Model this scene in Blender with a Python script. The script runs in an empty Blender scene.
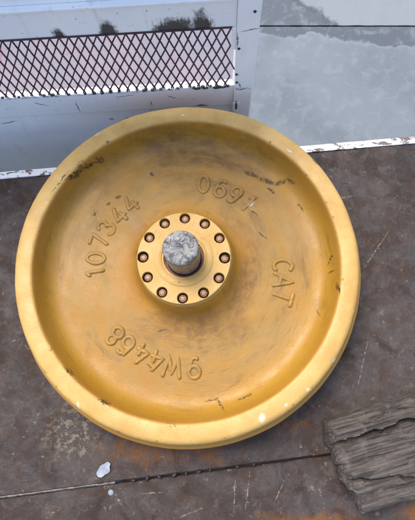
import bpy, bmesh, math, random
from mathutils import Vector, Matrix, noise
R = math.radians
PI = math.pi
rnd = random.Random(7)
sc = bpy.context.scene
C = bpy.data.collections.new('scene'); sc.collection.children.link(C)

# ------------------------------------------------------------------ camera
cam = bpy.data.cameras.new('camera'); cam_o = bpy.data.objects.new('camera', cam); C.objects.link(cam_o)
rt = Vector((0.99323657, 0.11243342, -0.02897994)); up = Vector((-0.10319499, 0.96922866, 0.22348737)); fw = Vector((-0.05321564, 0.21898524, -0.97427592))
m = Matrix((rt, up, -fw)).transposed().to_4x4(); m.translation = Vector((0.0944055, -0.1964605, 1.0360365))
cam_o.matrix_world = m
cam.sensor_fit = 'VERTICAL'; cam.sensor_height = 24.0; cam.lens = 24.0 * 460 / 520
cam.clip_start = 0.02; cam.clip_end = 500
sc.camera = cam_o

# ------------------------------------------------------------------ light
SUN = Vector((-0.34, 0.40, 1.0)).normalized()
world = bpy.data.worlds.new('World'); sc.world = world; world.use_nodes = True
wn = world.node_tree; bg = wn.nodes['Background']
sky = wn.nodes.new('ShaderNodeTexSky'); sky.sky_type = 'NISHITA'; sky.sun_disc = False
sky.sun_elevation = math.asin(SUN.z); sky.sun_rotation = math.atan2(SUN.x, SUN.y)
sky.air_density = 1.0; sky.dust_density = 3.0; sky.ozone_density = 1.0
wn.links.new(sky.outputs[0], bg.inputs[0]); bg.inputs[1].default_value = 0.15
sl = bpy.data.lights.new('sun', 'SUN'); sl.energy = 1.15; sl.angle = R(28); sl.color = (1.0, 0.95, 0.88)
so = bpy.data.objects.new('sun', sl); C.objects.link(so); so.rotation_euler = SUN.to_track_quat('Z', 'Y').to_euler(); so.location = (-2, 3, 5)
sc.view_settings.view_transform = 'Standard'; sc.view_settings.look = 'None'
sc.view_settings.exposure = 1.25; sc.view_settings.gamma = 1.0

# ------------------------------------------------------------------ node helper
class N:
    def __init__(s, name):
        s.m = bpy.data.materials.new(name); s.m.use_nodes = True; s.t = s.m.node_tree; s.n = s.t.nodes; s.l = s.t.links
        s.b = s.n['Principled BSDF']; s.tc = s.n.new('ShaderNodeTexCoord'); s.obj = s.tc.outputs['Object']
    def put(s, sock, v):
        if v is None: return
        if hasattr(v, 'links'): s.l.new(v, sock)
        else:
            if isinstance(v, (tuple, list)) and len(v) == 3 and sock.type == 'RGBA': v = (*v, 1)
            sock.default_value = v
    def math(s, op, a, b=None, c=None, clamp=False):
        n = s.n.new('ShaderNodeMath'); n.operation = op; n.use_clamp = clamp
        s.put(n.inputs[0], a); s.put(n.inputs[1], b); s.put(n.inputs[2], c); return n.outputs[0]
    def vm(s, op, a, b=None):
        n = s.n.new('ShaderNodeVectorMath'); n.operation = op; s.put(n.inputs[0], a); s.put(n.inputs[1], b)
        if op == 'SCALE': pass
        return n.outputs['Value'] if op in ('LENGTH', 'DOT_PRODUCT') else n.outputs[0]
    def scale(s, a, k):
        n = s.n.new('ShaderNodeVectorMath'); n.operation = 'SCALE'; s.put(n.inputs[0], a); s.put(n.inputs['Scale'], k); return n.outputs[0]
    def map(s, v, loc=(0, 0, 0), rot=(0, 0, 0), sca=(1, 1, 1), kind='POINT'):
        n = s.n.new('ShaderNodeMapping'); n.vector_type = kind; s.put(n.inputs[0], v)
        n.inputs[1].default_value = loc; n.inputs[2].default_value = rot; n.inputs[3].default_value = sca; return n.outputs[0]
    def noise(s, v, scale, detail=4, rough=0.55, dist=0.0, col=False):
        n = s.n.new('ShaderNodeTexNoise'); s.put(n.inputs['Vector'], v); n.inputs['Scale'].default_value = scale
        n.inputs['Detail'].default_value = detail; n.inputs['Roughness'].default_value = rough; n.inputs['Distortion'].default_value = dist
        return n.outputs['Color' if col else 'Fac']
    def voro(s, v, scale, feat='F1'):
        n = s.n.new('ShaderNodeTexVoronoi'); n.feature = feat; s.put(n.inputs['Vector'], v); n.inputs['Scale'].default_value = scale
        return n.outputs['Distance']
    def ramp(s, v, lo, hi, a=0.0, b=1.0):
        n = s.n.new('ShaderNodeMapRange'); n.clamp = True; n.interpolation_type = 'SMOOTHSTEP'
        s.put(n.inputs[0], v); n.inputs[1].default_value = lo; n.inputs[2].default_value = hi; n.inputs[3].default_value = a; n.inputs[4].default_value = b
        return n.outputs[0]
    def mix(s, f, a, b, mode='MIX'):
        n = s.n.new('ShaderNodeMix'); n.data_type = 'RGBA'; n.blend_type = mode; s.put(n.inputs[0], f); s.put(n.inputs[6], a); s.put(n.inputs[7], b); return n.outputs[2]
    def sep(s, v):
        n = s.n.new('ShaderNodeSeparateXYZ'); s.put(n.inputs[0], v); return n.outputs
    def comb(s, x, y, z):
        n = s.n.new('ShaderNodeCombineXYZ'); s.put(n.inputs[0], x); s.put(n.inputs[1], y); s.put(n.inputs[2], z); return n.outputs[0]
    def bump(s, h, dist, strength=1.0, normal=None):
        n = s.n.new('ShaderNodeBump'); n.inputs['Distance'].default_value = dist; n.inputs['Strength'].default_value = strength
        s.put(n.inputs['Height'], h)
        if normal is not None: s.put(n.inputs['Normal'], normal)
        return n.outputs[0]
    def spot(s, v, x, y, a, b, ang=0.0, soft=0.35, z=None):
        """a mark of its own shape: ellipse a x b at x,y turned by ang"""
        mp = s.map(v, (x, y, 0), (0, 0, R(ang)), (a, b, 1e6 if z is None else z), 'TEXTURE')
        return s.ramp(s.vm('LENGTH', mp), 1 - soft, 1 + soft, 1, 0)
    def mx(s, *ms):
        r = ms[0]
        for q in ms[1:]: r = s.math('MAXIMUM', r, q)
        return r
    def out(s, col, rough=0.6, metal=0.0, normal=None, spec=None, coat=None):
        s.put(s.b.inputs['Base Color'], col); s.put(s.b.inputs['Roughness'], rough); s.put(s.b.inputs['Metallic'], metal)
        if normal is not None: s.put(s.b.inputs['Normal'], normal)
        if spec is not None: s.put(s.b.inputs['Specular IOR Level'], spec)
        if coat is not None: s.put(s.b.inputs['Coat Weight'], coat)
        return s.m

# ------------------------------------------------------------------ materials
def wheel_paint():
    s = N('worn_yellow_paint'); v = s.obj
    x, y, z = s.sep(v)
    flat = s.comb(x, y, 0.0); rad = s.vm('LENGTH', flat)
    dirn = s.vm('NORMALIZE', flat)
    dx, dy, _ = s.sep(dirn)
    sweep = s.comb(s.math('MULTIPLY', dx, 0.9), s.math('MULTIPLY', dy, 0.9), s.math('MULTIPLY', rad, 11.0))   # strokes wiped round the wheel
    wob = s.noise(v, 5, 3, 0.6, 0.6)
    big = s.noise(v, 6.5, 4, 0.55, 0.8)
    fine = s.noise(v, 60, 5, 0.65)
    st = s.noise(sweep, 3.2, 6, 0.62, 0.5)
    base = s.mix(s.ramp(big, 0.35, 0.68), (0.60, 0.325, 0.070), (0.66, 0.385, 0.105))
    # dust that has settled on the web
    radw = s.math('ADD', rad, s.math('MULTIPLY', s.math('SUBTRACT', wob, 0.5), 0.09))
    ring = s.math('MULTIPLY', s.ramp(radw, 0.115, 0.17), s.ramp(radw, 0.285, 0.255))
    dust = s.math('MULTIPLY', ring, s.ramp(st, 0.34, 0.62, 0.25, 0.9))
    base = s.mix(dust, base, (0.55, 0.385, 0.21))
    # clean strong ochre left in the fillet
    fil = s.math('MULTIPLY', s.ramp(radw, 0.262, 0.282), s.ramp(rad, 0.312, 0.305))
    base = s.mix(s.math('MULTIPLY', fil, 0.75), base, (0.60, 0.375, 0.070))
    # brown wiped grime, and shade painted onto the far inner wall
    g = s.math('MULTIPLY', s.ramp(st, 0.50, 0.72), s.ramp(big, 0.40, 0.6, 0.25, 1.0))
    inweb = s.ramp(rad, 0.312, 0.302)
    g1 = s.math('MULTIPLY', g, s.math('MULTIPLY', inweb, 0.62))
    base = s.mix(g1, base, (0.30, 0.165, 0.075))
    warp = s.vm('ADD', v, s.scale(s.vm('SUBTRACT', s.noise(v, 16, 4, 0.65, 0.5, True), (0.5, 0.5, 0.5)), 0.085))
    smear_and_shade = s.mx(s.math('MULTIPLY', s.spot(warp, -0.02, 0.268, 0.19, 0.034, -4, 0.8), 0.70),  # far inner wall: a little grime, mostly shade put into the colour
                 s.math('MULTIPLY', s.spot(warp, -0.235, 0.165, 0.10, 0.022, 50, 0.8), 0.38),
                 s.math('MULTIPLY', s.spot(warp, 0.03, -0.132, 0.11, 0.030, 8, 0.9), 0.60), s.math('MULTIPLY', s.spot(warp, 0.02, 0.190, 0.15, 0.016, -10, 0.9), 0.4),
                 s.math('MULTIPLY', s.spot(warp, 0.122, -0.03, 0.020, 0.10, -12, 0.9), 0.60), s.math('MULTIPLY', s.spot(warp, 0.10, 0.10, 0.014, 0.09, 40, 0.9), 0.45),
                 s.math('MULTIPLY', s.spot(warp, 0.06, 0.275, 0.11, 0.012, -14, 0.9), 0.5),  # painted shading along the far wall, towards the right
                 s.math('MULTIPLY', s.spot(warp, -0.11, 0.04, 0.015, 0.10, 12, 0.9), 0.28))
    smear_and_shade = s.math('MULTIPLY', smear_and_shade, s.math('MULTIPLY', s.ramp(fine, 0.3, 0.6, 0.6, 1.0), s.ramp(s.noise(sweep, 9, 5, 0.7, 0.3), 0.32, 0.60, 0.45, 1.15)))
    base = s.mix(smear_and_shade, base, (0.20, 0.115, 0.07))
    pink = s.mx(s.spot(warp, 0.215, 0.115, 0.03, 0.075, 32, 0.8), s.spot(warp, -0.25, 0.03, 0.035, 0.085, 4, 0.9), s.spot(warp, 0.20, -0.13, 0.03, 0.07, -45, 0.9))
    base = s.mix(s.math('MULTIPLY', pink, 0.55), base, (0.62, 0.44, 0.29))
    # paler worn paint on the flat rim
    rimm = s.math('MULTIPLY', s.ramp(rad, 0.3105, 0.3155), s.ramp(z, 0.116, 0.121))
    base = s.mix(s.math('MULTIPLY', rimm, s.ramp(s.noise(v, 22, 5, 0.6), 0.3, 0.7, 0.55, 1.0)), base, (0.95, 0.69, 0.44))
    hubm = s.math('MULTIPLY', s.ramp(rad, 0.104, 0.098), s.ramp(z, 0.14, 0.15))
    base = s.mix(s.math('MULTIPLY', hubm, 0.8), base, (0.86, 0.62, 0.36))
    wipe = s.noise(s.comb(s.math('MULTIPLY', dx, 1.3), s.math('MULTIPLY', dy, 1.3), s.math('MULTIPLY', rad, 60.0)), 3.0, 5, 0.7, 0.25)
    base = s.mix(s.math('MULTIPLY', s.math('MULTIPLY', s.ramp(wipe, 0.54, 0.70), s.ramp(big, 0.42, 0.58)), s.math('MULTIPLY', inweb, 0.45)), base, (0.26, 0.15, 0.085))
    base = s.mix(s.math('MULTIPLY', s.math('MULTIPLY', s.ramp(wipe, 0.46, 0.32), s.ramp(st, 0.45, 0.35)), s.math('MULTIPLY', inweb, 0.35)), base, (0.72, 0.52, 0.28))
    # fine wear
    base = s.mix(s.ramp(fine, 0.56, 0.78, 0, 0.22), base, (0.34, 0.19, 0.08))
    speck = s.ramp(s.noise(v, 170, 4, 0.7), 0.70, 0.75, 0, 0.45)
    base = s.mix(speck, base, (0.12, 0.075, 0.05))
    # scuffs down to dark metal, each where it is on the wheel
    w2 = s.vm('ADD', v, s.scale(s.vm('SUBTRACT', s.noise(v, 60, 4, 0.7, 0.0, True), (0.5, 0.5, 0.5)), 0.012))
    marks = [(-0.218, 0.214, 0.009, 0.0030, 32), (-0.238, 0.196, 0.022, 0.0014, 42), (-0.262, 0.166, 0.024, 0.0016, 52), (-0.284, 0.146, 0.028, 0.0014, 62), (-0.105, 0.204, 0.006, 0.004, -30),
             (-0.218, 0.098, 0.005, 0.003, 60), (-0.193, 0.124, 0.006, 0.0025, 40), (-0.173, 0.142, 0.007, 0.0032, 30), (0.118, 0.228, 0.018, 0.0045, -14),
             (0.150, 0.215, 0.022, 0.0055, -18), (0.184, 0.213, 0.012, 0.005, 25), (0.165, 0.193, 0.010, 0.003, -35), (0.205, 0.214, 0.010, 0.004, -40),
             (0.231, 0.160, 0.010, 0.002, -60), (0.101, -0.272, 0.011, 0.0028, -48), (0.083, -0.266, 0.014, 0.0014, 18), (0.148, -0.252, 0.015, 0.002, 30),
             (0.283, -0.068, 0.007, 0.0014, -60), (0.298, 0.043, 0.010, 0.0016, 75), (0.302, 0.018, 0.005, 0.0016, 20), (0.311, -0.02, 0.012, 0.0016, 95),
             (0.153, 0.086, 0.016, 0.0016, -35), (0.13, 0.135, 0.012, 0.0018, -30), (-0.031, -0.140, 0.010, 0.0016, 20), (-0.05, -0.215, 0.007, 0.0012, -40),
             (0.02, 0.052, 0.0, 0, 0), (-0.20, -0.24, 0.012, 0.0016, -38), (-0.12, -0.289, 0.013, 0.0016, -22), (0.0, -0.05, 0.006, 0.0012, 0)]
    mk = None
    for (a, b, c, d, e) in marks:
        if c == 0: continue
        q = s.spot(w2, a, b, c, d, e, 0.45); mk = q if mk is None else s.math('MAXIMUM', mk, q)
    mk = s.math('MULTIPLY', mk, s.ramp(s.noise(v, 190, 4, 0.7), 0.40, 0.52))
    base = s.mix(s.math('MULTIPLY', mk, 0.88), base, (0.055, 0.035, 0.028))
    # chips round the rim edges
    edge = s.mx(s.spot(s.comb(rad, 0.0, 0.0), 0.3155, 0, 0.0028, 1, 0, 0.5), s.spot(s.comb(rad, 0.0, 0.0), 0.3485, 0, 0.003, 1, 0, 0.5))
    chip = s.math('MULTIPLY', s.math('MULTIPLY', edge, s.ramp(z, 0.112, 0.118)), s.ramp(s.noise(v, 38, 5, 0.7), 0.60, 0.66))
    base = s.mix(s.math('MULTIPLY', chip, 0.75), base, (0.13, 0.085, 0.06))
    base = s.mix(1.0, base, (0.575, 0.490, 0.225), 'MULTIPLY')
    wh = s.mx(s.spot(w2, 0.180, -0.283, 0.006, 0.007, 20, 0.5), s.spot(w2, -0.168, -0.300, 0.003, 0.006, 15, 0.5), s.spot(w2, 0.311, -0.162, 0.005, 0.003, 30, 0.5),
              s.spot(w2, 0.262, -0.222, 0.003, 0.003, 0, 0.5), s.spot(w2, 0.123, 0.155, 0.0025, 0.009, -35, 0.6), s.spot(w2, 0.192, 0.262, 0.007, 0.002, -30, 0.5),
              s.spot(w2, -0.045, 0.324, 0.004, 0.002, 0, 0.5), s.spot(w2, -0.225, 0.262, 0.007, 0.003, 40, 0.6), s.spot(w2, 0.222, -0.255, 0.003, 0.0025, 0, 0.5))
    wh = s.math('MULTIPLY', wh, s.mx(s.ramp(rad, 0.318, 0.310), s.ramp(z, 0.112, 0.118)))
    base = s.mix(s.math('MULTIPLY', wh, 0.8), base, (0.56, 0.50, 0.40))
    h = s.math('ADD', s.math('MULTIPLY', fine, 0.5), s.math('MULTIPLY', s.noise(v, 300, 3, 0.65), 0.55))
    h = s.math('ADD', h, s.math('MULTIPLY', s.noise(v, 24, 4, 0.5), 1.2))
    h = s.math('SUBTRACT', h, s.math('MULTIPLY', s.math('ADD', mk, chip), 0.5))
    h = s.math('ADD', h, s.math('MULTIPLY', s.ramp(s.noise(v, 130, 4, 0.7), 0.62, 0.70), -0.3))
    nrm = s.bump(h, 0.0018, 0.50)
    rough = s.ramp(s.noise(v, 18, 4, 0.6), 0.3, 0.7, 0.38, 0.60)
    return s.out(base, s.math('ADD', rough, s.math('MULTIPLY', dust, 0.1)), 0.0, nrm, 0.45)

def simple(name, c1, c2, scale=20, rough=(0.5, 0.7), metal=0.0, bump=0.0006, lo=0.35, hi=0.65, c3=None):
    s = N(name); n1 = s.noise(s.obj, scale, 6, 0.62, 0.4)
    col = s.mix(s.ramp(n1, lo, hi), c1, c2)
    if c3: col = s.mix(s.ramp(s.noise(s.obj, scale * 3.1, 4, 0.7), 0.56, 0.66), col, c3)
    return s.out(col, s.ramp(n1, 0.3, 0.7, rough[0], rough[1]), metal, s.bump(s.noise(s.obj, scale * 4, 4, 0.6), bump, 0.7))

def shaft_end():
    s = N('scratched_bare_steel'); v = s.obj
    a = s.noise(v, 75, 6, 0.7, 1.0); b = s.noise(s.map(v, rot=(0, 0, 0.7), sca=(1, 1.8, 1)), 105, 5, 0.75, 1.2)
    col = s.mix(s.ramp(a, 0.38, 0.60), (0.052, 0.050, 0.050), (0.20, 0.195, 0.185))
    col = s.mix(s.ramp(b, 0.52, 0.62, 0, 0.5), col, (0.44, 0.43, 0.40))
    col = s.mix(s.ramp(s.noise(v, 95, 4, 0.7), 0.60, 0.68, 0, 0.8), col, (0.05, 0.05, 0.055))
    return s.out(col, s.ramp(a, 0.3, 0.7, 0.7, 0.5), 0.2, s.bump(a, 0.0012, 0.8))

def white_paint():
    s = N('old_white_paint'); v = s.obj
    x, y, z = s.sep(v)
    n = s.noise(v, 7, 5, 0.6, 0.3)
    col = s.mix(s.ramp(n, 0.3, 0.7), (0.86, 0.87, 0.87), (0.79, 0.81, 0.83))
    str_ = s.noise(s.map(v, sca=(60, 60, 5)), 1, 4, 0.6)
    col = s.mix(s.ramp(str_, 0.55, 0.75, 0, 0.28), col, (0.38, 0.40, 0.40))
    col = s.mix(s.ramp(s.noise(v, 85, 4, 0.7), 0.66, 0.71, 0, 0.8), col, (0.12, 0.10, 0.09))
    # scorch marks that lick up from the top edge of the mesh opening
    flick = s.noise(s.map(v, sca=(170, 4, 16)), 1, 4, 0.6, 0.6)
    tot = None
    for (sx, half, hgt, k) in ((-0.372, 0.020, 0.035, 1.5), (-0.279, 0.026, 0.055, 1.6), (-0.155, 0.065, 0.050, 1.7), (-0.105, 0.030, 0.075, 1.6), (-0.60, 0.07, 0.03, 1.0)):
        fx = s.ramp(s.math('ABSOLUTE', s.math('SUBTRACT', x, sx)), 0, half, 1, 0)
        fz = s.ramp(s.math('SUBTRACT', z, 0.797), 0, hgt, 1, 0)
        q = s.math('MULTIPLY', s.math('MULTIPLY', fx, fz), k); tot = q if tot is None else s.math('MAXIMUM', tot, q)
    blot = s.noise(v, 55, 5, 0.7, 0.4)
    soot = s.math('MULTIPLY', s.ramp(s.math('ADD', s.math('ADD', tot, s.math('MULTIPLY', s.math('SUBTRACT', flick, 0.5), 1.1)), s.math('MULTIPLY', s.math('SUBTRACT', blot, 0.5), 1.9)), 0.12, 0.95), s.ramp(tot, 0.0, 0.35))
    soot = s.math('MULTIPLY', soot, s.ramp(z, 0.795, 0.799))
    col = s.mix(s.math('MULTIPLY', soot, 0.95), col, (0.018, 0.018, 0.02))
    grit = s.math('MULTIPLY', s.math('MULTIPLY', s.ramp(z, 0.608, 0.614), s.ramp(z, 0.622, 0.619)), s.ramp(s.noise(v, 75, 5, 0.7), 0.44, 0.60))
    col = s.mix(s.math('MULTIPLY', grit, 0.8), col, (0.16, 0.15, 0.15))
    # scratches on the lower rail and the post
    w2 = s.vm('ADD', s.comb(x, z, 0.0), s.scale(s.vm('SUBTRACT', s.noise(v, 60, 4, 0.7, 0, True), (0.5, 0.5, 0.5)), 0.012))
    mk = None
    for (a, b, c, d, e) in ((-0.185, 0.585, 0.012, 0.0016, -35), (-0.120, 0.545, 0.014, 0.002, 8), (-0.29, 0.600, 0.02, 0.001, 5), (-0.26, 0.505, 0.010, 0.0015, -30), (-0.30, 0.500, 0.012, 0.0014, 8),
                            (-0.41, 0.565, 0.0012, 0.022, 0), (-0.236, 0.565, 0.0012, 0.010, 4), (-0.345, 0.50, 0.006, 0.003, 0), (-0.022, 0.612, 0.010, 0.0018, 18), (-0.030, 0.627, 0.0014, 0.008, 12),
                            (-0.035, 0.555, 0.0022, 0.012, 5), (-0.040, 0.770, 0.0014, 0.02, 3), (-0.018, 0.80, 0.018, 0.0012, 8), (-0.115, 0.540, 0.012, 0.003, 0), (-0.49, 0.585, 0.014, 0.0015, -35), (-0.6, 0.51, 0.02, 0.002, 15)):
        q = s.spot(w2, a, b, c, d, e, 0.45); mk = q if mk is None else s.math('MAXIMUM', mk, q)
    col = s.mix(s.math('MULTIPLY', mk, 0.85), col, (0.05, 0.045, 0.05))
    h = s.math('ADD', s.noise(v, 30, 4, 0.6), s.math('MULTIPLY', mk, -0.4))
    return s.out(col, 0.5, 0.0, s.bump(h, 0.0012, 0.5))

def concrete(kind):
    s = N('concrete_' + kind); v = s.obj
    x, y, z = s.sep(v)
    a = s.noise(v, 3.5, 6, 0.6, 0.5); b = s.noise(v, 22, 5, 0.62, 0.3); c = s.noise(v, 240, 3, 0.75)
    wav = s.math('MULTIPLY', s.math('SUBTRACT', s.noise(v, 9, 5, 0.55), 0.5), 0.16)
    if kind == 'near':
        lt = s.ramp(s.math('ADD', y, wav), 1.062, 1.054)   # pale cement wash stopping short of the joint
        col = s.mix(lt, (0.115, 0.125, 0.135), (0.225, 0.240, 0.250))
        edge = s.math('MULTIPLY', s.ramp(s.math('ADD', y, wav), 1.040, 1.054), s.ramp(s.math('ADD', y, wav), 1.066, 1.056))
        col = s.mix(s.math('MULTIPLY', edge, 0.5), col, (0.30, 0.31, 0.31))
    else:
        dd = s.math('ADD', s.math('ADD', s.math('MULTIPLY', x, 0.65), y), s.math('MULTIPLY', wav, 1.2))
        lt = s.ramp(dd, 1.385, 1.41)
        col = s.mix(lt, (0.125, 0.135, 0.145), (0.30, 0.305, 0.30))
        edge = s.math('MULTIPLY', s.ramp(dd, 1.345, 1.375), s.ramp(dd, 1.40, 1.385))
        col = s.mix(s.math('MULTIPLY', s.math('MULTIPLY', edge, s.ramp(b, 0.4, 0.55)), 0.75), col, (0.07, 0.072, 0.07))
    col = s.mix(s.ramp(a, 0.40, 0.66, 0, 0.45), col, (0.15, 0.163, 0.178))
    col = s.mix(s.ramp(b, 0.48, 0.66, 0, 0.5), col, (0.29, 0.30, 0.31))
    col = s.mix(s.ramp(c, 0.56, 0.72, 0, 0.5), col, (0.10, 0.105, 0.11))
    col = s.mix(1.0, col, (0.64, 0.70, 0.74), 'MULTIPLY')
    h = s.math('ADD', s.math('MULTIPLY', b, 1.0), s.math('MULTIPLY', c, 0.35))
    return s.out(col, s.ramp(a, 0.3, 0.7, 0.75, 0.9), 0.0, s.bump(h, 0.003, 0.6))

def rusty_plate():
    s = N('rusty_steel_plate'); v = s.obj
    x, y, z = s.sep(v)
    a = s.noise(v, 6, 6, 0.65, 0.7); b = s.noise(v, 26, 6, 0.68, 0.5); c = s.noise(v, 130, 4, 0.7)
    col = s.mix(s.ramp(a, 0.38, 0.62), (0.062, 0.044, 0.040), (0.105, 0.092, 0.098))
    col = s.mix(s.ramp(b, 0.48, 0.66, 0, 0.6), col, (0.100, 0.062, 0.042))
    col = s.mix(s.ramp(s.noise(s.vm('ADD', v, (3, 1, 0)), 14, 6, 0.7, 0.4), 0.54, 0.66, 0, 0.8), col, (0.085, 0.090, 0.108))
    warp = s.vm('ADD', v, s.scale(s.vm('SUBTRACT', s.noise(v, 22, 5, 0.7, 0.3, True), (0.5, 0.5, 0.5)), 0.10))
    org = s.mx(s.spot(warp, 0.085, -0.378, 0.045, 0.022, 10, 0.5), s.spot(warp, 0.30, -0.500, 0.11, 0.030, 12, 0.5), s.spot(warp, 0.255, -0.300, 0.035, 0.018, 10, 0.7), s.spot(warp, 0.0, -0.385, 0.12, 0.02, 8, 0.9), s.spot(warp, 0.55, -0.42, 0.06, 0.05, 10, 0.6))
    col = s.mix(s.math('MULTIPLY', org, s.ramp(b, 0.35, 0.60, 0.15, 0.85)), col, (0.30, 0.135, 0.035))
    col = s.mix(s.ramp(s.noise(s.vm('ADD', v, (5, 4, 0)), 60, 5, 0.75), 0.60, 0.68, 0, 0.8), col, (0.36, 0.34, 0.33))
    col = s.mix(s.ramp(c, 0.60, 0.70, 0, 0.75), col, (0.025, 0.018, 0.018))
    col = s.mix(s.ramp(s.noise(s.vm('ADD', v, (9, 2, 0)), 38, 6, 0.78, 0.6), 0.50, 0.62, 0, 0.32), col, (0.20, 0.185, 0.175))
    col = s.mix(s.ramp(s.noise(s.vm('ADD', v, (2, 8, 0)), 11, 6, 0.72, 0.9), 0.52, 0.64, 0, 0.65), col, (0.035, 0.026, 0.024))
    # grey flaking patch near the left corner, pale scratches on the near plate
    gp = s.math('MULTIPLY', s.spot(warp, -0.205, -0.372, 0.055, 0.055, 0, 0.5), s.ramp(s.noise(v, 75, 5, 0.75), 0.46, 0.56))
    col = s.mix(s.math('MULTIPLY', gp, 0.7), col, (0.36, 0.33, 0.29))
    w2 = s.vm('ADD', v, s.scale(s.vm('SUBTRACT', s.noise(v, 40, 4, 0.7, 0, True), (0.5, 0.5, 0.5)), 0.008))
    sx = None
    for (p, q, l, w, an) in ((0.150, -0.455, 0.032, 0.0011, 93), (0.176, -0.440, 0.036, 0.0011, 88), (-0.09, -0.49, 0.014, 0.0014, -45), (0.06, -0.50, 0.02, 0.001, 30), (0.24, -0.44, 0.02, 0.001, 70),
                              (-0.02, -0.47, 0.02, 0.001, 10), (0.21, -0.50, 0.03, 0.0009, 5), (0.335, 0.22, 0.03, 0.0012, 15), (0.42, 0.1, 0.05, 0.0012, 60), (0.40, -0.16, 0.05, 0.0012, 80)):
        m_ = s.spot(w2, p, q, l, w, an, 0.5); sx = m_ if sx is None else s.math('MAXIMUM', sx, m_)
    col = s.mix(s.math('MULTIPLY', s.math('MULTIPLY', sx, s.ramp(s.noise(v, 160, 3, 0.6), 0.42, 0.56)), 0.75), col, (0.50, 0.47, 0.44))
    col = s.mix(1.0, col, (0.54, 0.465, 0.38), 'MULTIPLY')
    h = s.math('ADD', s.math('MULTIPLY', b, 1.2), s.math('MULTIPLY', c, 0.6)); h = s.math('ADD', h, s.math('MULTIPLY', gp, 0.5))
    return s.out(col, s.ramp(b, 0.35, 0.65, 0.55, 0.85), 0.05, s.bump(h, 0.0026, 0.8), 0.35)

def chipped_white():
    s = N('chipped_white_edge_paint'); v = s.obj
    n = s.noise(s.map(v, rot=(0, 0, R(-11)), sca=(1, 2.2, 1)), 34, 6, 0.7, 0.5)
    f = s.ramp(n, 0.53, 0.58)
    col = s.mix(f, (0.68, 0.69, 0.69), (0.14, 0.085, 0.065))
    return s.out(col, 0.6, 0.0, s.bump(s.math('SUBTRACT', s.noise(v, 60, 4, 0.6), f), 0.0015, 0.8))

def wood():
    s = N('weathered_grey_wood'); v = s.obj
    g = s.noise(s.map(v, sca=(7, 190, 190)), 1, 6, 0.7, 0.35); b = s.noise(v, 26, 6, 0.65, 0.5)
    col = s.mix(s.ramp(g, 0.34, 0.66), (0.022, 0.016, 0.012), (0.112, 0.090, 0.072))
    col = s.mix(s.ramp(b, 0.50, 0.70, 0, 0.6), col, (0.17, 0.14, 0.115))
    col = s.mix(s.ramp(s.noise(v, 110, 4, 0.7), 0.60, 0.70, 0, 0.7), col, (0.03, 0.025, 0.02))
    return s.out(col, 0.85, 0.0, s.bump(g, 0.004, 0.9))

def backing():
    s = N('pale_lilac_sheet'); v = s.obj
    a = s.noise(v, 9, 5, 0.6, 0.5)
    col = s.mix(s.ramp(a, 0.35, 0.65), (0.42, 0.365, 0.385), (0.36, 0.345, 0.375))
    col = s.mix(s.ramp(s.noise(s.map(v, sca=(40, 40, 7)), 1, 4, 0.6, 0.8), 0.60, 0.72, 0, 0.7), col, (0.45, 0.16, 0.26))
    return s.out(col, 0.6)

M = dict(paint=wheel_paint(), shaft=shaft_end(), white=white_paint(), near=concrete('near'), far=concrete('far'), plate=rusty_plate(), edge=chipped_white(), wood=wood(), back=backing(),
         shaft_side=simple('stained_shaft_side', (0.17, 0.12, 0.085), (0.30, 0.25, 0.20), 45, (0.35, 0.55), 0.5, c3=(0.08, 0.05, 0.035)),
         seal=simple('red_brown_seal', (0.10, 0.022, 0.012), (0.20, 0.06, 0.03), 60, (0.35, 0.6)),
         rust=simple('dark_rust', (0.045, 0.022, 0.014), (0.12, 0.05, 0.025), 70, (0.6, 0.85)),
         bolt=simple('rubbed_bolt_head', (0.17, 0.075, 0.035), (0.34, 0.215, 0.12), 130, (0.35, 0.55), 0.25, 0.0004, c3=(0.25, 0.12, 0.07)),
         strand=simple('dark_mesh_paint', (0.030, 0.020, 0.030), (0.075, 0.035, 0.055), 35, (0.45, 0.65)),
         soot=simple('black_weld', (0.012, 0.012, 0.014), (0.05, 0.045, 0.045), 80, (0.5, 0.8)),
         earth=simple('dark_subgrade', (0.10, 0.095, 0.085), (0.17, 0.16, 0.15), 6, (0.8, 0.95)),
         flake=simple('bluish_white_flake', (0.20, 0.225, 0.27), (0.32, 0.345, 0.38), 60, (0.5, 0.7), 0.0, 0.0008),
         under=simple('dark_underframe_steel', (0.05, 0.04, 0.038), (0.10, 0.07, 0.06), 14, (0.5, 0.8), 0.2))

# ------------------------------------------------------------------ mesh helpers
def mesh_obj(name, bm, mat, parent=None, smooth=None, kind=None):
    me = bpy.data.meshes.new(name); bmesh.ops.recalc_face_normals(bm, faces=bm.faces); bm.to_mesh(me); bm.free()
    me.materials.append(mat)
    o = bpy.data.objects.new(name, me); C.objects.link(o); o.parent = parent
    if smooth is not None:
        for p in me.polygons: p.use_smooth = True
        if smooth < 180: me.set_sharp_from_angle(angle=R(smooth))
    if kind: o['kind'] = kind
    return o
def link_copy(src, parent, loc=None, rot=None):
    o = src.copy(); C.objects.link(o); o.parent = parent
    if loc is not None: o.location = loc
    if rot is not None: o.rotation_euler = rot
    return o
def thing(name, label, cat, loc=(0, 0, 0), rz=0.0, group=None):
    o = bpy.data.objects.new(name, None); C.objects.link(o); o.location = loc; o.rotation_euler = (0, 0, rz); o.empty_display_size = 0.05
    return tag(o, label, cat, group)
def tag(o, label, cat, group=None):
    o['label'] = label; o['category'] = cat
    if group: o['group'] = group
    return o
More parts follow.
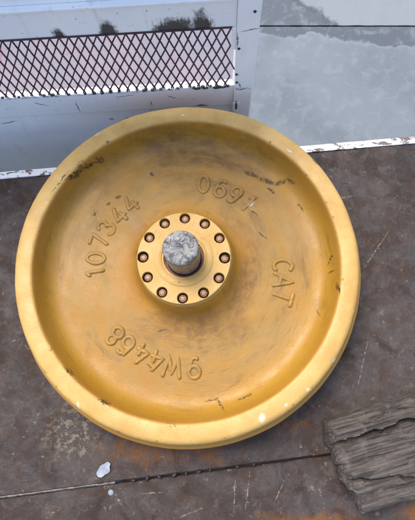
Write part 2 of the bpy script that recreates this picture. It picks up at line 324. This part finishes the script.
def box(bm, x0, x1, y0, y1, z0, z1, bev=0.0, seg=2):
    r = bmesh.ops.create_cube(bm, size=1.0); vs = r['verts']
    for v in vs: v.co = Vector(((x0 + x1) / 2 + v.co.x * (x1 - x0), (y0 + y1) / 2 + v.co.y * (y1 - y0), (z0 + z1) / 2 + v.co.z * (z1 - z0)))
    if bev:
        es = list({e for v in vs for e in v.link_edges}); bmesh.ops.bevel(bm, geom=es, offset=bev, segments=seg, profile=0.5, affect='EDGES')
    return bm
def lathe(prof, seg=192, cap=False, wob=0.0):
    bm = bmesh.new(); rings = []
    for (r, z) in prof:
        if r < 1e-6: rings.append([bm.verts.new((0, 0, z))]); continue
        ring = []
        for k in range(seg):
            a = 2 * PI * k / seg; p = Vector((r * math.cos(a), r * math.sin(a), z))
            if wob:
                d = noise.noise(p * 14) * wob + noise.noise(p * 45) * wob * 0.35
                p += Vector((math.cos(a), math.sin(a), 0.8)) * d
            ring.append(bm.verts.new(p))
        rings.append(ring)
    for A, B in zip(rings[:-1], rings[1:]):
        for k in range(seg):
            j = (k + 1) % seg
            if len(A) == 1 and len(B) == 1: continue
            if len(A) == 1: bm.faces.new((A[0], B[k], B[j]))
            elif len(B) == 1: bm.faces.new((A[k], A[j], B[0]))
            else: bm.faces.new((A[k], A[j], B[j], B[k]))
    return bm
def tube(bm, pts, rad, seg=8, zs=1.0):
    """a rounded bead along pts, tapering to rounded ends"""
    P = [Vector(p) for p in pts]; n = len(P)
    closed = (P[0] - P[-1]).length < 1e-6
    if closed: P = P[:-1]; n -= 1
    rings = []
    for i, p in enumerate(P):
        a = P[(i - 1) % n] if (closed or i > 0) else p; b = P[(i + 1) % n] if (closed or i < n - 1) else p
        t = (b - a).normalized(); sd = t.cross(Vector((0, 0, 1))).normalized(); u = sd.cross(t)
        ra = rad * (1 + 0.22 * noise.noise(p * 160)); zz = zs * (1 + 0.55 * noise.noise(p * 70 + Vector((3, 0, 0))))
        rings.append([bm.verts.new(p + sd * math.cos(2 * PI * k / seg) * ra + u * math.sin(2 * PI * k / seg) * ra * zz) for k in range(seg)])
    if not closed:
        t0 = (P[0] - P[1]).normalized() * rad * 0.7; t1 = (P[-1] - P[-2]).normalized() * rad * 0.7
        c0 = [bm.verts.new(P[0] + t0 + (v.co - P[0]) * 0.5) for v in rings[0]]; c1 = [bm.verts.new(P[-1] + t1 + (v.co - P[-1]) * 0.5) for v in rings[-1]]
        rings = [c0] + rings + [c1]
    m_ = len(rings)
    for i in range(m_ if closed else m_ - 1):
        A, B = rings[i], rings[(i + 1) % m_]
        for k in range(seg): bm.faces.new((A[k], A[(k + 1) % seg], B[(k + 1) % seg], B[k]))
    if not closed: bm.faces.new(rings[0]); bm.faces.new(rings[-1][::-1])

# ================================================================== SETTING
GZ = -0.5
bm = bmesh.new(); box(bm, -60, 60, -60, 60, GZ - 0.5, GZ - 0.1); g = mesh_obj('ground', bm, M['earth'], kind='structure')
def slab(name, pts, mat):      # concrete slab with a worn, slightly ragged joint edge
    bm = bmesh.new(); top = [bm.verts.new((x, y, GZ)) for x, y in pts]; lo = [bm.verts.new((x, y, GZ - 0.12)) for x, y in pts]
    bm.faces.new(top)
    n = len(pts)
    for i in range(n): bm.faces.new((top[i], top[(i + 1) % n], lo[(i + 1) % n], lo[i]))
    return mesh_obj(name, bm, mat, kind='structure')
def joint(x, off, sd):
    y = 1.093 + (x - 0.116) * 0.088 + off
    return y + (noise.noise(Vector((x * 22, sd, 0))) * 0.0016 if abs(x) < 3 else 0)
xs = [-40] + [-2 + i * 0.02 for i in range(201)] + [40]
jx = lambda x: x if abs(x) < 3 else (3 if x > 0 else -3)
slab('concrete_slab', [(-40, -40), (40, -40)] + [(x, joint(jx(x), -0.0035, 3)) for x in reversed(xs)], M['near'])
slab('concrete_slab', [(x, joint(jx(x), 0.0035, 9)) for x in xs] + [(40, 40), (-40, 40)], M['far'])

# ================================================================== TABLE
EA = R(11.0); SA = R(13.7)
TT = thing('steel_work_table', 'rusty brown steel work table that the yellow wheel lies on', 'work table', (0, 0, 0))
ef = lambda x: 0.345 + (x - 0.25) * math.tan(EA)           # far edge of the table
sf = lambda x: -0.4175 + (x - 0.073) * math.tan(SA)        # seam between its two plates
X0, X1, YN = -0.95, 1.05, -0.95
def plate(name, lower, upper, zt, th, mat, n=90):
    bm = bmesh.new(); T = []; 
    for i in range(n + 1):
        x = X0 + (X1 - X0) * i / n
        T.append((x, lower(x) , upper(x)))
    a = [[bm.verts.new((x, l + 0.002, zt)) for x, l, u in T], [bm.verts.new((x, u - 0.002, zt)) for x, l, u in T], [bm.verts.new((x, u, zt - 0.002)) for x, l, u in T],
         [bm.verts.new((x, u, zt - th)) for x, l, u in T], [bm.verts.new((x, l, zt - th)) for x, l, u in T], [bm.verts.new((x, l, zt - 0.002)) for x, l, u in T]]
    for k in range(6):
        A, B = a[k], a[(k + 1) % 6]
        for i in range(n): bm.faces.new((A[i], A[i + 1], B[i + 1], B[i]))
    bm.faces.new([r[0] for r in a]); bm.faces.new([r[-1] for r in a][::-1])
    return mesh_obj(name, bm, mat, TT)
rag = lambda x, k: noise.noise(Vector((x * 30, k, 0))) * 0.0016 + noise.noise(Vector((x * 9, k, 5))) * 0.0016
p1 = plate('plate', lambda x: sf(x) + 0.0030 + rag(x, 1), lambda x: ef(x) - 0.018, 0.0, 0.012, M['plate'])
p2 = plate('plate', lambda x: YN + (x * 0.0), lambda x: sf(x) - 0.0026 + rag(x, 7), -0.0035, 0.012, M['plate'])
bm = bmesh.new()                                            # white painted angle along the far edge
for i, (o0, o1, z0, z1) in enumerate(((-0.0175, 0.0, -0.010, 0.003), (-0.006, -0.0005, -0.060, -0.0105))):
    r = []
    for k in range(61):
        x = X0 + (X1 - X0) * k / 60
        j = noise.noise(Vector((x * 40, 3, 0))) * 0.0012
        r.append([bm.verts.new((x, ef(x) + o0 + j, z0)), bm.verts.new((x, ef(x) + o1 + j, z0)), bm.verts.new((x, ef(x) + o1 + j, z1)), bm.verts.new((x, ef(x) + o0 + j, z1))])
    for A, B in zip(r[:-1], r[1:]):
        for k in range(4): bm.faces.new((A[k], A[(k + 1) % 4], B[(k + 1) % 4], B[k]))
    bm.faces.new(r[0]); bm.faces.new(r[-1][::-1])
e_ = mesh_obj('edge_angle', bm, M['edge'], TT); e_['label'] = 'chipped white painted angle along the far edge'
bm = bmesh.new()                                            # weld bead on the left stretch of the seam
pts = [(x, sf(x) + 0.001 + noise.noise(Vector((x * 50, 0, 2))) * 0.001, -0.002) for x in [-0.60 + 0.006 * k for k in range(84)]]
tube(bm, pts, 0.0022, 6, 0.6)
for v in bm.verts: v.co += noise.noise_vector(v.co * 160) * 0.0009
wb = mesh_obj('weld_bead', bm, simple('grey_weld', (0.045, 0.035, 0.03), (0.16, 0.145, 0.13), 70, (0.4, 0.6), 0.3), TT, 60)
for (xa, xb, fy) in ((X0 + 0.03, X1 - 0.03, lambda x: ef(x) - 0.09), (X0 + 0.03, X1 - 0.03, lambda x: YN + 0.06)):
    bm = bmesh.new(); A = [bm.verts.new((xa, fy(xa) + d, z)) for d, z in ((0, -0.02), (0.05, -0.02), (0.05, -0.09), (0, -0.09))]; B = [bm.verts.new((xb, fy(xb) + d, z)) for d, z in ((0, -0.02), (0.05, -0.02), (0.05, -0.09), (0, -0.09))]
    for k in range(4): bm.faces.new((A[k], A[(k + 1) % 4], B[(k + 1) % 4], B[k]))
    bm.faces.new(A); bm.faces.new(B[::-1]); mesh_obj('underframe_beam', bm, M['under'], TT)
bm = bmesh.new(); box(bm, X0 + 0.05, X1 - 0.05, -0.46, -0.36, -0.10, -0.02, 0.003); mesh_obj('underframe_beam', bm, M['under'], TT)
for (lx, ly) in ((X0 + 0.08, ef(X0 + 0.08) - 0.1), (X1 - 0.08, ef(X1 - 0.08) - 0.1), (X0 + 0.08, YN + 0.09), (X1 - 0.08, YN + 0.09)):
    bm = bmesh.new(); box(bm, lx - 0.03, lx + 0.03, ly - 0.03, ly + 0.03, GZ + 0.008, -0.092, 0.004); box(bm, lx - 0.06, lx + 0.06, ly - 0.06, ly + 0.06, GZ, GZ + 0.0079)
    mesh_obj('leg', bm, M['under'], TT)

# ================================================================== GUARD FRAME
FR = thing('white_guard_frame', 'white painted steel frame with dark expanded mesh standing behind the table', 'guard frame', (0.0972, 0.438, GZ), R(9.0))
def fbox(name, *a, mat='white', bev=0.0025):
    bm = bmesh.new(); box(bm, *a, bev); return mesh_obj(name, bm, M[mat], FR)
S0 = -1.10
fbox('post', -0.042, 0.0, -0.024, 0.030, 0.0, 1.20, bev=0.004)
fbox('post', S0 - 0.042, S0, -0.024, 0.030, 0.0, 1.20, bev=0.004)
fbox('top_rail', S0, -0.042, -0.016, 0.022, 0.800, 0.868)
fbox('rail_lip', S0, -0.042, -0.022, 0.004, 0.8685, 0.874, bev=0.0012)
fbox('upper_panel', S0, -0.042, -0.010, 0.002, 0.8745, 1.20, bev=0.001)
fbox('bottom_rail', S0, -0.042, -0.016, 0.001, 0.538, 0.617)
fbox('lower_panel', S0, -0.042, -0.013, 0.002, 0.03, 0.5375, bev=0.001)
bm = bmesh.new(); bp = [(0.050, 0.01), (0.050, 0.387), (0.300, 0.672), (0.303, 0.669), (0.053, 0.385), (0.053, 0.01)]
A_ = [bm.verts.new((S0 + 0.002, a, b)) for a, b in bp]; B_ = [bm.verts.new((-0.030, a, b)) for a, b in bp]
for k in range(6): bm.faces.new((A_[k], A_[(k + 1) % 6], B_[(k + 1) % 6], B_[k]))
bm.faces.new(A_); bm.faces.new(B_[::-1]); mesh_obj('bent_back_sheet', bm, M['back'], FR)
fbox('angle_bracket', -0.050, -0.0422, -0.0185, -0.013, 0.74, 0.80, bev=0.001)
# expanded mesh: flat slanting strands crossing in elongated diamonds
PX, PZ = 0.0189, 0.0490
bm = bmesh.new()
def strand(a, b, w=0.00115, yo=0.0):
    A = Vector(a); B = Vector(b); d = (B - A).normalized(); sd = Vector((d.z, 0, -d.x)) * w
    q = []
    for P, yy in ((A, -0.001), (B, 0.001)):
        q.append([bm.verts.new(P + sd + Vector((0, -0.0014 + yy * yo, 0))), bm.verts.new(P + sd + Vector((0, 0.0014 + yy * yo, 0))), bm.verts.new(P - sd + Vector((0, 0.0014 + yy * yo, 0))), bm.verts.new(P - sd + Vector((0, -0.0014 + yy * yo, 0)))])
    for k in range(4): bm.faces.new((q[0][k], q[0][(k + 1) % 4], q[1][(k + 1) % 4], q[1][k]))
    bm.faces.new(q[0][::-1]); bm.faces.new(q[1])
z0, z1 = 0.6180, 0.8020
def jn(i, j):      # node of the diamond net, pulled a little out of true
    x = -0.052 - i * PX / 2; z = z1 - 0.006 - j * PZ / 2
    x += 0.17 * (z - 0.71) * min(max(-x - 0.06, 0) / 0.3, 1.5)      # the sheet was stretched unevenly and leans towards the left
    return (x + noise.noise(Vector((i * 1.3, j * 2.1, 0))) * 0.0014, 0, z + noise.noise(Vector((i * 1.7, j * 1.1, 4))) * 0.0014)
nj = int((z1 - z0) / (PZ / 2)) + 1
for i in range(0, int(1.03 / (PX / 2))):
    for j in range(-1, nj):
        if (i + j) % 2: continue
        for di in (-1, 1):
            a = Vector(jn(i, j)); b = Vector(jn(i + di, j + 1)); b.y = 0.0
            if a.z < z0: continue
            if a.z > z1: a = a + (b - a) * ((a.z - z1) / (a.z - b.z))
            if b.z < z0: b = a + (b - a) * ((a.z - z0) / (a.z - b.z))
            if max(a.x, b.x) > -0.043: continue
            strand(a, b, yo=0.6 * di)
xm = mesh_obj('expanded_mesh', bm, M['strand'], FR); xm.location = (0, -0.0135, 0)
fbox('mesh_border', S0, -0.0505, -0.0180, -0.0162, 0.7985, 0.8025, mat='strand', bev=0.0005)
# weld beads where the strand ends meet the lower rail
def blob(r, sx=1, sy=1, sz=1, seed=0):
    bm = bmesh.new(); bmesh.ops.create_icosphere(bm, subdivisions=2, radius=r)
    for v in bm.verts: v.co = Vector((v.co.x * sx, v.co.y * sy, v.co.z * sz)) * (1 + 0.35 * noise.noise(v.co * (1.3 / r) + Vector((seed, 0, 0))))
    return bm
w0 = mesh_obj('weld_spot', blob(0.0034, 1.2, 1, 0.8, 1), M['soot'], FR, 180)
first = True
for k in range(52):
    if rnd.random() < 0.22 and k > 3: continue
    x = -0.056 - k * PX + rnd.uniform(-0.001, 0.001)
    o = w0 if first else link_copy(w0, FR)
    first = False
    kk = rnd.uniform(0.6, 1.15)
    o.location = (x, rnd.uniform(-0.0165, -0.0135), 0.6165); o.scale = (kk * rnd.uniform(0.8, 1.4), kk, kk)
for (x, a) in ((-0.080, 2.6), (-0.107, 1.7), (-0.125, 2.0), (-0.066, 1.4)):
    o = link_copy(w0, FR, (x, -0.0165, 0.614)); o.scale = (a, 0.9, a * 0.62)
# dark bolts on the post and a small latch plate
bm = lathe([(0, 0.002), (0.0024, 0.0016), (0.003, 0), (0.003, -0.001), (0, -0.001)], 14)
bmesh.ops.rotate(bm, verts=bm.verts, cent=(0, 0, 0), matrix=Matrix.Rotation(R(90), 3, 'X'))
b0 = mesh_obj('bolt', bm, M['soot'], FR, 40); b0.location = (-0.0365, -0.0243, 0.750)
link_copy(b0, FR, (-0.0385, -0.0243, 0.668)); link_copy(b0, FR, (-0.037, -0.0243, 0.640)); link_copy(b0, FR, (-0.012, -0.0243, 0.845))
lp = fbox('latch_plate', -0.044, -0.026, -0.0262, -0.0243, 0.530, 0.563, bev=0.0008)
bm = bmesh.new(); box(bm, -0.0378, -0.0338, -0.0268, -0.0263, 0.535, 0.557); mesh_obj('slot', bm, M['soot'], lp)

# ================================================================== WHEEL
W = thing('idler_wheel', 'large yellow painted cast steel track idler wheel lying flat on the rusty table', 'idler wheel', (0, 0, 0.0))
H = 0.13      # height of the rim face above the table
prof = [(0.0, 0.125), (0.041, 0.125), (0.041, 0.148), (0.0865, 0.148), (0.0915, 0.1475), (0.0942, 0.145), (0.0955, 0.140), (0.1000, 0.122), (0.1045, 0.106), (0.111, 0.0965), (0.120, 0.0905), (0.132, 0.0870), (0.150, 0.0840),
        (0.175, 0.0805), (0.200, 0.0770), (0.225, 0.0735), (0.245, 0.0708), (0.262, 0.0690), (0.274, 0.0690), (0.284, 0.0710), (0.292, 0.0755), (0.298, 0.0820), (0.3025, 0.0900),
        (0.3065, 0.1010), (0.3095, 0.1130), (0.3115, 0.1215), (0.3128, 0.1262), (0.3148, 0.1290), (0.3180, 0.1300), (0.330, 0.1302), (0.3400, 0.1298), (0.3448, 0.1285), (0.3490, 0.1250), (0.3520, 0.1190), (0.3530, 0.110),
        (0.3530, 0.088), (0.3560, 0.085), (0.3640, 0.0835), (0.3655, 0.081), (0.3655, 0.049), (0.3640, 0.0465), (0.3560, 0.045), (0.3530, 0.042), (0.3530, 0.006), (0.3480, 0.0), (0.3160, 0.0), (0.3100, 0.010),
        (0.300, 0.035), (0.270, 0.045), (0.15, 0.040), (0.10, 0.030), (0.09, 0.004), (0.0, 0.004)]
dense = []
for (a, b) in zip(prof[:-1], prof[1:]):
    L = math.hypot(b[0] - a[0], b[1] - a[1]); n = max(1, int(L / 0.007)) if a[1] > 0.06 else max(1, int(L / 0.03))
    for k in range(n): dense.append((a[0] + (b[0] - a[0]) * k / n, a[1] + (b[1] - a[1]) * k / n))
dense.append(prof[-1])
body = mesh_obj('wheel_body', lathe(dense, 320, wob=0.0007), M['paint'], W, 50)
def web_z(r):
    for (a, b) in zip(prof[3:-1], prof[4:]):
        if a[0] <= r <= b[0]: return a[1] + (b[1] - a[1]) * (r - a[0]) / (b[0] - a[0])
    return 0.08

# hub flange: plate with a bore and twelve counterbored holes
cu = bpy.data.curves.new('c', 'CURVE'); cu.dimensions = '2D'; cu.fill_mode = 'BOTH'; cu.extrude = 0.0060; cu.bevel_depth = 0.0010; cu.bevel_resolution = 2
def ring2d(cx, cy, r, n):
    sp = cu.splines.new('POLY'); sp.points.add(n - 1); sp.use_cyclic_u = True
    for k in range(n): a = 2 * PI * k / n; sp.points[k].co = (cx + r * math.cos(a), cy + r * math.sin(a), 0, 1)
RB = 0.0800
ring2d(0, 0, 0.0908, 160); ring2d(0, 0, 0.0405, 96)
bang = [R(90 + 5.5 + 30 * k) for k in range(12)]
for a in bang: ring2d(RB * math.cos(a), RB * math.sin(a), 0.0115, 40)
co = bpy.data.objects.new('c', cu); C.objects.link(co)
dg = bpy.context.evaluated_depsgraph_get(); me = bpy.data.meshes.new_from_object(co.evaluated_get(dg)); bpy.data.objects.remove(co)
me.transform(Matrix.Translation((0, 0, 0.1565))); me.materials.clear(); me.materials.append(M['paint'])
me.name = 'hub_flange'; hf = bpy.data.objects.new('hub_flange', me); C.objects.link(hf); hf.parent = W
for p in me.polygons: p.use_smooth = True
me.set_sharp_from_angle(angle=R(35))
mesh_obj('retainer_ring', lathe([(0.0435, 0.1630), (0.0435, 0.1648), (0.0445, 0.1655), (0.0565, 0.1655), (0.0578, 0.1648), (0.0580, 0.1630)], 120), M['paint'], W, 40)
# bolts in their holes
wash = lathe([(0.0113, 0.1485), (0.0113, 0.1535), (0.0105, 0.1520), (0.0080, 0.1505), (0.0074, 0.1485)], 32)
head = lathe([(0.0073, 0.1500), (0.0073, 0.1560), (0.0066, 0.1576), (0.0050, 0.1582), (0.0044, 0.1574), (0.0040, 0.1583), (0.0, 0.1587)], 32)
for k, a in enumerate(bang):
    x, y = RB * math.cos(a), RB * math.sin(a)
    if k == 0:
        hb = mesh_obj('bolt', head, M['bolt'], W, 45); hw = mesh_obj('washer', wash, M['rust'], hb, 45); hb.location = (x, y, 0)
    else:
        o = link_copy(hb, W, (x, y, 0), (0, 0, a * 3.7)); link_copy(hw, o, (0, 0, 0))
# seal, collar and shaft
mesh_obj('seal_ring', lathe([(0.0400, 0.130), (0.0400, 0.1560), (0.0390, 0.1570), (0.0370, 0.1570), (0.0365, 0.1555), (0.0365, 0.1525), (0.0345, 0.1525), (0.0340, 0.130)], 96), M['seal'], W, 40)
sh = mesh_obj('axle_shaft', lathe([(0.0332, 0.1255), (0.0332, 0.2350), (0.0328, 0.2362)], 96), M['shaft_side'], W, 50)
bm = lathe([(0.0328, 0.2360), (0.0322, 0.2382), (0.0305, 0.2392), (0.020, 0.2395), (0.0030, 0.2394), (0.0024, 0.2385), (0.0, 0.2375)], 96)
for v in bm.verts:
    r = math.hypot(v.co.x, v.co.y)
    if r > 0.006: v.co.z += noise.noise(v.co * 130) * 0.0006
mesh_obj('shaft_end_face', bm, M['shaft'], sh, 60)

# cast characters, all reading clockwise with their tops outward
def arc(cx, cy, rx, ry, a0, a1, n=14): return [(cx + rx * math.cos(R(a0 + (a1 - a0) * k / n)), cy + ry * math.sin(R(a0 + (a1 - a0) * k / n))) for k in range(n + 1)]
def seg(a, b, n=5): return [(a[0] + (b[0] - a[0]) * k / n, a[1] + (b[1] - a[1]) * k / n) for k in range(n + 1)]
G = {'0': [arc(0, 0.5, 0.30, 0.5, 90, 450, 26)],
     '1': [seg((-0.16, 0.78), (0.03, 1.0), 3) + seg((0.03, 1.0), (0.03, 0.0), 8)[1:]],
     '3': [arc(-0.02, 0.74, 0.27, 0.26, 160, -80) + arc(-0.02, 0.27, 0.31, 0.27, 80, -160)[1:]],
     '4': [seg((0.30, 0.30), (-0.34, 0.30), 6) + seg((-0.34, 0.30), (0.06, 1.0), 7)[1:], seg((0.12, 0.58), (0.12, 0.0), 5)],
     '6': [arc(0.02, 0.30, 0.30, 0.30, 150, 510, 22), seg((-0.24, 0.45), (-0.15, 0.95), 4) + arc(0.10, 0.74, 0.21, 0.26, 160, 50, 7)[1:]],
     '7': [seg((-0.30, 1.0), (0.30, 1.0), 6) + seg((0.30, 1.0), (-0.08, 0.0), 8)[1:]],
     '8': [arc(0, 0.75, 0.23, 0.25, -90, 270, 20), arc(0, 0.26, 0.30, 0.26, 90, 450, 22)],
     '9': [arc(-0.02, 0.70, 0.30, 0.30, -30, 330, 22), seg((0.24, 0.55), (0.10, 0.20), 4) + arc(-0.10, 0.26, 0.21, 0.26, -20, -130, 7)[1:]],
     'C': [arc(0.05, 0.5, 0.36, 0.5, 50, 310, 20)],
     'A': [seg((-0.36, 0), (0, 1.0), 8) + seg((0, 1.0), (0.36, 0), 8)[1:], seg((-0.22, 0.34), (0.22, 0.34), 4)],
     'T': [seg((-0.36, 1.0), (0.36, 1.0), 6), seg((0, 0.97), (0, 0), 8)],
     'W': [seg((-0.48, 1.0), (-0.24, 0), 8) + seg((-0.24, 0), (0, 0.85), 7)[1:] + seg((0, 0.85), (0.24, 0), 7)[1:] + seg((0.24, 0), (0.48, 1.0), 8)[1:]]}
def glyph(ch, rc, deg, hgt=0.031, lean=0.0):
    bm = bmesh.new(); th = R(deg); rv = Vector((math.cos(th), math.sin(th), 0)); tv = Vector((math.sin(th), -math.cos(th), 0))   # tv: clockwise
    if lean: q = Matrix.Rotation(R(lean), 3, 'Z'); rv = q @ rv; tv = q @ tv
    c = Vector((math.cos(th), math.sin(th), 0)) * rc
    for st in G[ch]:
        P = []
        for (u, v) in st:
            p = c + tv * u * hgt * 0.92 + rv * (v - 0.5) * hgt
            P.append((p.x, p.y, web_z(math.hypot(p.x, p.y)) + 0.0004))
        tube(bm, P, 0.0044, 10, 0.85)
    return mesh_obj('cast_letter' if ch.isalpha() else 'cast_numeral', bm, M['paint'], W, 70)
for ch, r, a, ln in (('1', .198, -170.4, 4), ('0', .198, -179.3, 0), ('7', .200, 169.5, 0), ('3', .198, 160.1, 0), ('4', .190, 148.7, -4), ('4', .190, 137.7, 2),
                     ('0', .190, 85.8, 8), ('6', .190, 74.2, 6), ('9', .192, 63.2, 5), ('1', .195, 53.0, 0), ('C', .204, 7.0, 0), ('A', .206, -2.3, 0), ('T', .211, -11.6, 0),
                     ('9', .211, -79.4, 0), ('W', .210, -91.2, 0), ('4', .206, -101.1, 0), ('4', .205, -110.4, 0), ('6', .207, -120.2, 0), ('8', .208, -129.1, 0)):
    glyph(ch, r, a, 0.040, ln)

# ================================================================== SMALL THINGS
# wooden block at the lower right: rough, split, wedged against the table seam
WB = thing('wood_block', 'rough weathered grey wood block with a deep split beside the wheel', 'wood block', (0.313, -0.285, 0.0), R(22))
def rough_block():
    """one split timber offcut: rounded box shell pushed about by large and fine noise, a deep split and a rotten pocket on top"""
    bm = bmesh.new(); L, Wd, Hh = 0.23, 0.185, 0.056; nx, ny, nz = 96, 78, 16; cache = {}
    def vert(i, j, k):
        key = (i, j, k)
        if key in cache: return cache[key]
        x, y, z = L * i / nx, -Wd * j / ny, Hh * k / nz
        q = Vector((x, y, z)); cen = Vector((L / 2, -Wd / 2, Hh * 0.4))
        rr = 0.016                                           # rounded, knocked-about corners
        inner = Vector((min(max(x, rr), L - rr), max(min(y, -rr), -Wd + rr), min(z, Hh - rr)))
        d = q - inner
        if d.length > rr: q = inner + d.normalized() * rr
        big = noise.fractal(Vector((x * 14, y * 22, z * 22 + 4)), 0.9, 2.0, 4)
        med = noise.fractal(Vector((x * 12, y * 170, z * 170)), 0.7, 2.1, 4)
        nrm = (q - cen); nrm.z *= 2.2; nrm.normalize()
        q += nrm * (big * 0.0050 + med * 0.0022)
        # left end steps back unevenly where wood has broken away
        q.x += max(0, 1 - x / 0.06) * (0.012 * noise.noise(Vector((y * 38, z * 30, 8))) + (0.009 if y < -0.085 else 0.0) + (0.007 if y < -0.135 else 0.0))
        if z > Hh * 0.35:
            t = (z / Hh - 0.35) / 0.65
            for (c0, sl_, dep, wd, xa) in ((-0.050, 0.05, 0.026, 0.0075, 0.0), (-0.118, -0.16, 0.012, 0.0045, 0.0), (-0.020, 0.02, 0.004, 0.0025, 0.05)):
                cy = c0 + sl_ * x + 0.010 * noise.noise(Vector((x * 18, c0 * 50, 1))) + 0.003 * noise.noise(Vector((x * 70, c0 * 50, 1)))
                dd = abs(y - cy); w_ = wd * (0.7 + 0.8 * abs(noise.noise(Vector((x * 25, c0 * 90, 3)))))
                if dd < w_ and x >= xa: q.z -= dep * (1 - (dd / w_) ** 1.5) * t
            if y < -0.05: q.z -= 0.006 * t
        q.z = max(q.z, 0.0)
        cache[key] = bm.verts.new(q); return cache[key]
    F = bm.faces.new
    for i in range(nx):
        for j in range(ny): F((vert(i, j, nz), vert(i + 1, j, nz), vert(i + 1, j + 1, nz), vert(i, j + 1, nz)))
    for i in range(nx):
        for k in range(nz):
            for j in (0, ny): F((vert(i, j, k), vert(i + 1, j, k), vert(i + 1, j, k + 1), vert(i, j, k + 1)))
    for j in range(ny):
        for k in range(nz):
            for i in (0, nx): F((vert(i, j, k), vert(i, j, k + 1), vert(i, j + 1, k + 1), vert(i, j + 1, k)))
    F([vert(i, 0, 0) for i in range(nx + 1)] + [vert(nx, j, 0) for j in range(1, ny + 1)] + [vert(i, ny, 0) for i in range(nx - 1, -1, -1)] + [vert(0, j, 0) for j in range(ny - 1, 0, -1)])
    return bm
mesh_obj('block_body', rough_block(), M['wood'], WB, 60)
# paint flake and drop
bm = bmesh.new(); n = 22; top = []; 
for lay in (0.0, 0.0011):
    ring = []
    for k in range(n):
        a = 2 * PI * k / n; rr = 0.013 * (1 + 0.30 * noise.noise(Vector((math.cos(a) * 1.6, math.sin(a) * 1.6, 2)))); ring.append(bm.verts.new((rr * 0.8 * math.cos(a), rr * 1.3 * math.sin(a), lay + 0.0012 + 0.0015 * abs(math.sin(a * 1.5)))))
    top.append(ring)
c0 = bm.verts.new((0, 0, 0.0)); c1 = bm.verts.new((0, 0, 0.0016))
for k in range(n):
    j = (k + 1) % n; bm.faces.new((top[0][k], top[0][j], top[1][j], top[1][k])); bm.faces.new((top[1][k], top[1][j], c1)); bm.faces.new((top[0][j], top[0][k], c0))
fk = mesh_obj('paint_flake', bm, M['flake'], None, 60); fk.location = (-0.128, -0.437, 0.0002); fk.rotation_euler = (0, 0, R(-38))
tag(fk, 'pale bluish oval paint flake lying on the table just below the wheel', 'paint flake')
pd = mesh_obj('paint_drop', lathe([(0, 0.0030), (0.002, 0.0028), (0.0045, 0.0018), (0.0058, 0.0006), (0.006, 0.0), (0, 0)], 20), M['flake'], None, 180); pd.location = (-0.107, -0.4795, -0.0035)
tag(pd, 'small round white paint drop on the near steel plate below the seam', 'paint drop')
# rust lumps caught in the seam
r0 = mesh_obj('rust_lump', blob(0.0028, 1.5, 1, 0.8, 5), M['soot'], None, 180)
LBS = ['rust lump in the seam just right of the weld bead end, leftmost of the row', 'dark rust lump in the seam, second from the weld bead end', 'rust lump in the seam, third from the weld bead end',
       'largest rust lump of the row in the seam', 'small rust lump in the seam just right of the largest one', 'rust lump in the seam, second right of the largest one',
       'rust lump in the seam, third right of the largest one', 'lone rust lump in the seam above the long pale scratches', 'rightmost rust lump in the seam, nearest the wood block']
tag(r0, LBS[0], 'rust lump', 'rust lumps in the table seam')
for i, (x, k) in enumerate(((-0.063, 0.9), (-0.035, 1.1), (-0.010, 1.0), (0.021, 1.3), (0.045, 0.8), (0.071, 1.1), (0.094, 0.8), (0.150, 1.0), (0.184, 0.8))):
    o = r0 if i == 0 else r0.copy()
    if i: C.objects.link(o); o['label'] = LBS[i]
    o.location = (x, sf(x) + 0.001, 0.0012); o.scale = (k * 1.2, k, k); o.rotation_euler = (0, 0, i * 1.3)
